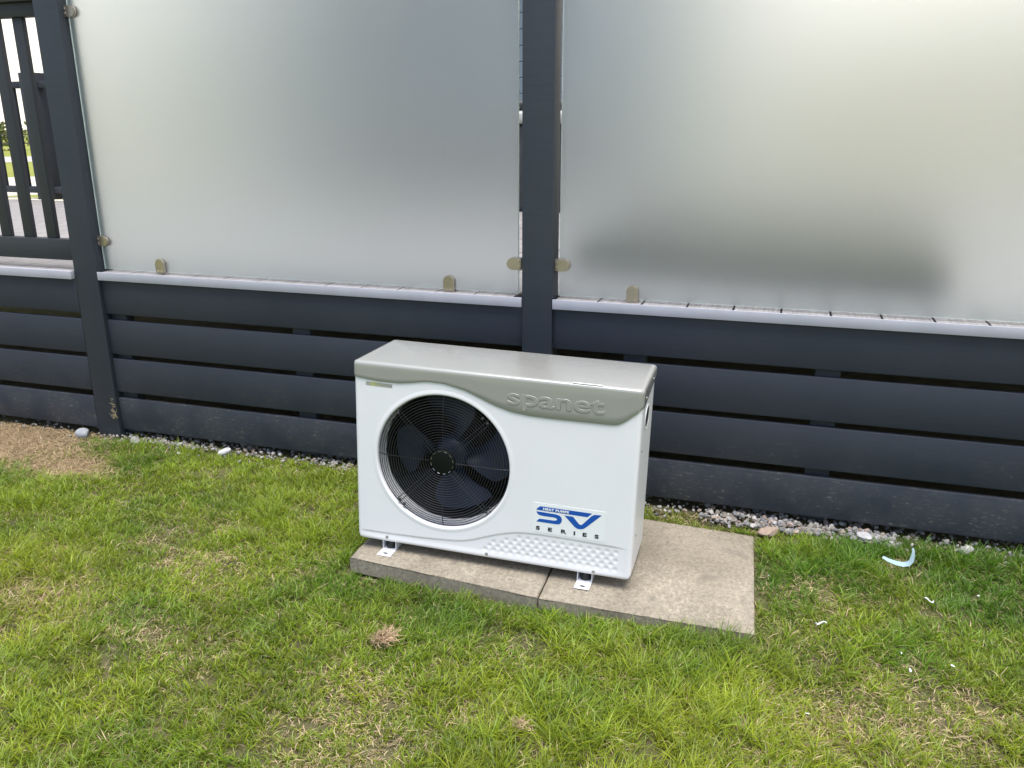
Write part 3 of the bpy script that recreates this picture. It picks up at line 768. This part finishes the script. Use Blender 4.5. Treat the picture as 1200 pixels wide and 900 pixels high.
def pg(x, y):
    edge = -.035-.035*vnoise(np.array([x]), np.array([0.]), 5, 3)[0]
    dens = np.clip(1.4*fbm(np.array([x]), np.array([y]), 6, 21)[0]-.15, 0, 1)
    if .66 < x < 1.25: dens = .8
    elif x < -1.95: dens *= .25
    elif x > 1.2: dens *= .6
    return dens if y > edge else .10*dens
scatter(6500, (-2.8, 2.6), (-.12, .10), .0095, pg)
scatter(330, (.68, 1.30), (-.085, -.0), .013)
scatter(160, (-1.75, -1.45), (-.05, .0), .008)
scatter(150, (-.75, -.3), (-.06, .0), .008)
tag(obj('gravel', np_mesh('gravel', np.concatenate(allv), None, np.concatenate(allf), np.concatenate(allt)), M['stone']), kind='stuff')
for p in bpy.data.objects['gravel'].data.polygons: p.use_smooth = False
def rock(loc, s, col, label, seed, name='rock'):
    bm = rock_mesh(seed, 3); me = fin(bm, name, 25)
    me.transform(Matrix.Diagonal((*s, 1)))
    o = obj(name, me, simple(name+'_stone', col, .85, var=.2, vs=40, bs=.5, bscale=60, bd=.002)); o.location = loc; o.rotation_euler = (.1, .15, seed*.7)
    return tag(o, label, 'stone')
rock((-2.03, -.055, .018), (.045, .028, .026), (.30, .32, .34), 'grey angular stone at the foot of the corner post', 31)
rock((-1.75, -.05, .014), (.032, .02, .018), (.26, .26, .25), 'small flat grey stone just past the corner post', 35)
rock((-1.29, -.055, .020), (.030, .018, .016), (.50, .50, .52), 'whitish stone against the bottom board, left of the heat pump', 33)
rock((.90, -.10, .012), (.05, .025, .016), (.33, .25, .20), 'pinkish brick-coloured stone beside the corner of the bare slab', 37)
rock((1.20, -.055, .020), (.032, .022, .020), (.42, .42, .44), 'grey stone under the boards above the curled strip', 39)
rock((1.50, -.065, .020), (.026, .014, .018), (.42, .41, .40), 'pale pointed stone at the fence foot, farthest from the heat pump', 41)

# ------------------------------------------------------------------ grass
def in_slab(x, y, m=.004):
    # coordinates in the slab frame
    dx, dy = x-HPO.x, y-HPO.y; lx = dx*.99948+dy*.0322; ly = -dx*.0322+dy*.99948
    fr = np.where(lx < .617, -.074-(lx-.007)/.61*.046, -.120+(lx-.617)/.592*.017)
    return (lx > .007-m) & (lx < 1.2085+m) & (ly > fr-m) & (ly < .517+m)
def dry(x, y):
    v = np.exp(-(((x+2.42)/.50)**2+((y+.20)/.26)**2))*1.7
    v = v+np.exp(-(((x+1.80)/.20)**2+((y+.36)/.085)**2))*1.1
    v = v+np.exp(-(((x+1.15)/.28)**2+((y+1.16)/.12)**2))*.55+np.exp(-(((x+.72)/.2)**2+((y+.86)/.1)**2))*.5
    v = v+np.exp(-(((x-1.0)/.2)**2+((y+1.0)/.06)**2))*.3+np.exp(-(((x-.55)/.12)**2+((y+1.08)/.06)**2))*.3
    v = v*(.45+1.1*fbm(x, y, 11., 61))
    v = v+.55*np.clip((fbm(x, y, 3.2, 41)-.60)*5, 0, 1)+.40*np.clip((fbm(x, y, 9., 47)-.62)*6, 0, 1)
    return np.clip(v, 0, 1)
def lawn(n, xr, yr, hs, keep):
    x = rng.uniform(*xr, n); y = rng.uniform(*yr, n)
    k = keep(x, y); x, y = x[k], y[k]
    # clump: pull towards tuft centres
    cell = .045; jx = np.floor(x/cell); jy = np.floor(y/cell)
    hsh = np.sin(jx*127.1+jy*311.7)*43758.5453; hx = hsh-np.floor(hsh); h2 = np.sin(jx*269.5+jy*183.3)*43758.5453; hy = h2-np.floor(h2)
    pull = .30*rng.random(len(x)); x = x+(cell*(jx+hx)-x)*pull; y = y+(cell*(jy+hy)-y)*pull
    k = ~in_slab(x, y) & (y < -.005); return x[k], y[k], hx[k], hy[k]
def make_grass(parts):
    x = np.concatenate([p[0] for p in parts]); y = np.concatenate([p[1] for p in parts]); hx = np.concatenate([p[2] for p in parts]); hy = np.concatenate([p[3] for p in parts])
    n = len(x); dr = dry(x, y)
    len_n = fbm(x, y, 2.6, 77)
    h = (.028+.038*rng.random(n)**1.5)*(.60+.9*len_n)*(.7+.6*hx)
    lush = np.clip((fbm(x, y, 1.7, 91)-.42)*4, 0, 1)
    h *= (.72+.55*lush)*(1-.45*dr)
    straw = rng.random(n) < (.11+.82*dr**1.2)
    h = np.where(straw, h*.75, h)
    h = np.where(in_slab(x, y, .035), h*.72, h)*.9; edge = np.clip((-y-.01)/.10, .25, 1); h *= np.where(y > -.11, .55+.45*edge, 1)
    wd = np.where(straw, .0010, .00108)*(.7+.7*rng.random(n))
    # lean: swirl field + random
    th = 2*PI*fbm(x, y, 2.2, 55)*1.2+rng.normal(0, 1.7, n)+hy*2.6
    lean = np.clip(.35+.55*rng.random(n)+.4*straw, 0, 1.35)
    dx, dy = np.cos(th), np.sin(th); px, py_ = -dy, dx
    tw = rng.uniform(-1.2, 1.2, n); px, py_ = px*np.cos(tw)-py_*np.sin(tw)*0+dx*np.sin(tw), py_*np.cos(tw)+dy*np.sin(tw)
    z0 = -.006
    lv = []
    for t_, wf in ((0, .8), (.35, 1.), (.7, .75), (1., .0)):
        ang = lean*(.35+.9*t_)*1.0
        hor = h*t_*np.sin(ang)*1.15; ver = h*t_*np.cos(ang*.9)
        ver = np.maximum(ver, .003*t_+.004*rng.random(n)*t_)
        cx_, cy_, cz_ = x+dx*hor, y+dy*hor, z0+ver
        if wf > 0:
            lv.append(np.stack((cx_-px*wd*wf, cy_-py_*wd*wf, cz_), 1)); lv.append(np.stack((cx_+px*wd*wf, cy_+py_*wd*wf, cz_+.0002), 1))
        else: lv.append(np.stack((cx_, cy_, cz_), 1))
    verts = np.stack(lv, 1).reshape(-1, 3); b = np.arange(n)*7
    f4 = np.concatenate((np.stack((b, b+1, b+3, b+2), 1), np.stack((b+2, b+3, b+5, b+4), 1))); f3 = np.stack((b+4, b+5, b+6), 1)
    g1 = np.array([.062, .190, .012]); g2 = np.array([.325, .390, .026]); g3 = np.array([.21, .31, .11])
    m1 = np.clip((fbm(x, y, 1.5, 13)-.36)*3.2+(fbm(x, y, 7., 19)-.5)*1.5+rng.normal(0, .26, n), 0, 1)[:, None]
    # blades turn yellower and brighter further from the fence
    yel = np.clip((-y-.75)*.9, 0, 1)*np.clip(fbm(x, y, 1.9, 67)*2.2-.5, 0, 1)
    m1 = np.clip(m1*.6+yel[:, None]*.75+.14, 0, 1)
    c = g1*(1-m1)+g2*m1; blu = (rng.random(n) < .18)[:, None]; c = np.where(blu, c*.5+g3*.5, c)
    s1 = np.array([.80, .66, .42]); s2 = np.array([.48, .37, .20]); q = rng.random((n, 1)); c = np.where(straw[:, None], s1*q+s2*(1-q), c)
    c = c*(.6+.75*rng.random((n, 1)))*(.72+.56*fbm(x, y, 5., 83))[:, None]
    tint = np.repeat(c[:, None, :], 7, 1)
    # straw-coloured sheaths at the foot, paler tips
    tint[:, 0:2] = tint[:, 0:2]*.6+np.array([.16, .13, .06])*.4
    return np_mesh('grass', verts, f4, f3, tint.reshape(-1, 3))
def vis(x, y):
    # wedge seen from the camera with a margin
    a = (y > -1.95) & (x+2.75 > -(y+.25)*1.13-.2) & (x < 1.95) & (y > -1.95+.30*(x+.6))
    thin = np.clip((-y-.003)/.06, .12, 1); gap = (x > .70) & (x < 1.2) & (y > -.09)
    return a & (rng.random(len(x)) < thin) & (rng.random(len(x)) < np.clip((fbm(x, y, 15., 29)-.25)*6, .12, 1)) & ~(gap & (rng.random(len(x)) < .8)) & (rng.random(len(x)) > .35*np.clip(dry(x, y)-.5, 0, 1)/.5)
pA = lawn(560000, (-3.0, 2.0), (-2.05, 0), 1, vis)
pB = lawn(60000, (-4.2, 3.4), (-3.4, 0), 1, lambda x, y: ~vis(x, y) & (rng.random(len(x)) < np.clip(-y/.15, .05, 1)))
tag(obj('grass', make_grass([pA, pB]), M['grass']), kind='stuff')

# dry thatch lying between the blades
n = 10000
x = rng.uniform(-3, 2, n); y = rng.uniform(-2.0, -.02, n)
x = np.concatenate((x, rng.normal(-2.42, .33, 16000), rng.normal(-1.80, .14, 1500))); y = np.concatenate((y, rng.normal(-.20, .14, 16000), rng.normal(-.36, .06, 1500))); n = len(x); k = (y < -.02) & ~in_slab(x, y, .0) & (rng.random(n) < .12+.88*dry(x, y)**1.5); x, y = x[k], y[k]; n = len(x)
a = rng.uniform(0, 2*PI, n); L = .014+.036*rng.random(n); wq = .0007+.0006*rng.random(n); z = .004+.014*rng.random(n)*(.3+.7*(1-dry(x, y))); sl_ = rng.normal(0, .006, n)
dx, dy = np.cos(a), np.sin(a); bend = rng.normal(0, .25, n)
P0 = np.stack((x-dx*L/2, y-dy*L/2, z), 1); P1 = np.stack((x-dy*bend*L*.5, y+dx*bend*L*.5, z+.003), 1); P2 = np.stack((x+dx*L/2, y+dy*L/2, np.maximum(z+sl_, .003)), 1)
s = np.stack((-dy*wq, dx*wq, wq*0), 1)
vv = np.stack((P0-s, P0+s, P1-s, P1+s, P2-s*.4, P2+s*.4), 1).reshape(-1, 3); b = np.arange(n)*6
f4 = np.concatenate((np.stack((b, b+1, b+3, b+2), 1), np.stack((b+2, b+3, b+5, b+4), 1)))
q = rng.random((n, 1)); c = np.array([.74, .58, .38])*q+np.array([.22, .16, .09])*(1-q)
tag(obj('dry_thatch', np_mesh('dry_thatch', vv, f4, None, np.repeat(c, 6, 0)), M['grass']), kind='stuff')

# ------------------------------------------------------------------ bits lying about
def clump(loc, r, n, label, name='dead_grass_clump', col=(.42, .30, .19), flat=.5):
    bm = bmesh.new(); rr = random.Random(int(loc[0]*1000) % 997)
    for _ in range(n):
        p = Vector((rr.gauss(0, .4), rr.gauss(0, .4), abs(rr.gauss(0, .4))*flat))*r; d_ = Vector((rr.gauss(0, 1), rr.gauss(0, 1), rr.gauss(0, .4))).normalized(); pts = [p.copy()]
        for k in range(5):
            d_ = (d_+Vector((rr.gauss(0, .5), rr.gauss(0, .5), rr.gauss(0, .3)))).normalized(); p = p+d_*r*.26; p.z = max(p.z, -.2*r); pts.append(p.copy())
        tube(bm, pts, [.0007, .0009, .0009, .0008, .0006, .0003], 3)
    o = obj(name, fin(bm, name, 60), simple(name+'_straw', col, .85, var=.35, vs=60)); o.location = loc
    return tag(o, label, 'dead grass')
clump((-.045, -1.075, .030), .030, 150, 'brown tangled tuft of dead grass on the lawn below the fan end of the slabs')
clump((.395, -1.283, .026), .020, 60, 'small straw coloured tuft near the lower edge of the lawn')
o = clump((-1.862, -.030, .10), .018, 26, 'wisp of dry grass stuck upright against the corner post', 'dry_grass_wisp', (.40, .33, .20), 2.6)
o.scale = (.7, .5, 2.0)
def strip(pts, w0, label, name, mat, thick=.0006, tilt=.4):
    bm = bmesh.new(); P_ = [Vector(p) for p in pts]; rows = []
    for i, p in enumerate(P_):
        d_ = (P_[min(i+1, len(P_)-1)]-P_[max(i-1, 0)]).normalized(); s_ = d_.cross(Vector((0, -.5, 1))).normalized()
        u_ = (s_*math.cos(tilt)+s_.cross(d_)*math.sin(tilt)); f_ = w0*(.35+.65*math.sin(PI*min(1, (i+.6)/(len(P_)))))
        n_ = u_.cross(d_).normalized()*thick
        rows.append([bm.verts.new(p-u_*f_-n_), bm.verts.new(p+u_*f_-n_), bm.verts.new(p+u_*f_+n_), bm.verts.new(p-u_*f_+n_)])
    for a_, b_ in zip(rows, rows[1:]):
        for k in range(4): bm.faces.new((a_[k], a_[(k+1) % 4], b_[(k+1) % 4], b_[k]))
    bm.faces.new(rows[0][::-1]); bm.faces.new(rows[-1])
    o_ = obj(name, fin(bm, name, 40), mat); c0 = P_[0]
    return tag(o_, label, 'litter')
pb = simple('pale_blue_plastic', (.40, .54, .60), .35, var=.05); wp = simple('white_plastic', (.62, .63, .64), .4, var=.05)
strip([(1.236, -.236, .044), (1.252, -.244, .040), (1.272, -.252, .038), (1.292, -.256, .038), (1.306, -.257, .043), (1.314, -.256, .054), (1.316, -.254, .070), (1.316, -.252, .084), (1.313, -.250, .094)], .0075, 'curled pale blue plastic strip lying on the lawn below the fence boards', 'plastic_strip', pb, tilt=-.5)
def curl(c, r, a0, a1, label):
    pts = [(c[0]+r*math.cos(math.radians(a)), c[1]+r*.6*math.sin(math.radians(a)), c[2]+.006*math.sin(math.radians(a*2))) for a in np.linspace(a0, a1, 9)]
    strip(pts, .0032, label, 'plastic_shaving', wp)
curl((1.045, -.675, .040), .014, 200, 20, 'white hooked shaving in the grass, nearest to the bare slab corner')
curl((1.337, -.452, .041), .013, 180, 350, 'thin white curved shaving in the grass below the blue strip')
def bit(loc, s, label):
    bm = rock_mesh(int(loc[0]*517) % 91, 2); me = fin(bm, 'paper_scrap', 30); me.transform(Matrix.Diagonal((s*.95, s*.45, s*.25, 1)))
    o_ = obj('paper_scrap', me, wp); o_.location = loc; o_.rotation_euler = (.3, .2, loc[0]*9)
    tag(o_, label, 'litter', 'white scraps in the grass')
bit((1.247, -.815, .038), .0075, 'larger white scrap in the grass, below the thin curved shaving')
bit((1.350, -.765, .038), .0065, 'white scrap in the grass, closest to the frame edge in the lower lawn')
bit((.904, -.440, .034), .005, 'tiny white scrap in the grass beside the slab edge')
bit((1.475, -.385, .038), .006, 'tiny white scrap in the grass past the thin shaving')
bit((1.235, -.745, .038), .0045, 'tiny white speck of plastic just above the lower white scrap')
bit((1.005, -1.06, .038), .006, 'faint white scrap at the lower edge of the lawn below the slab corner')
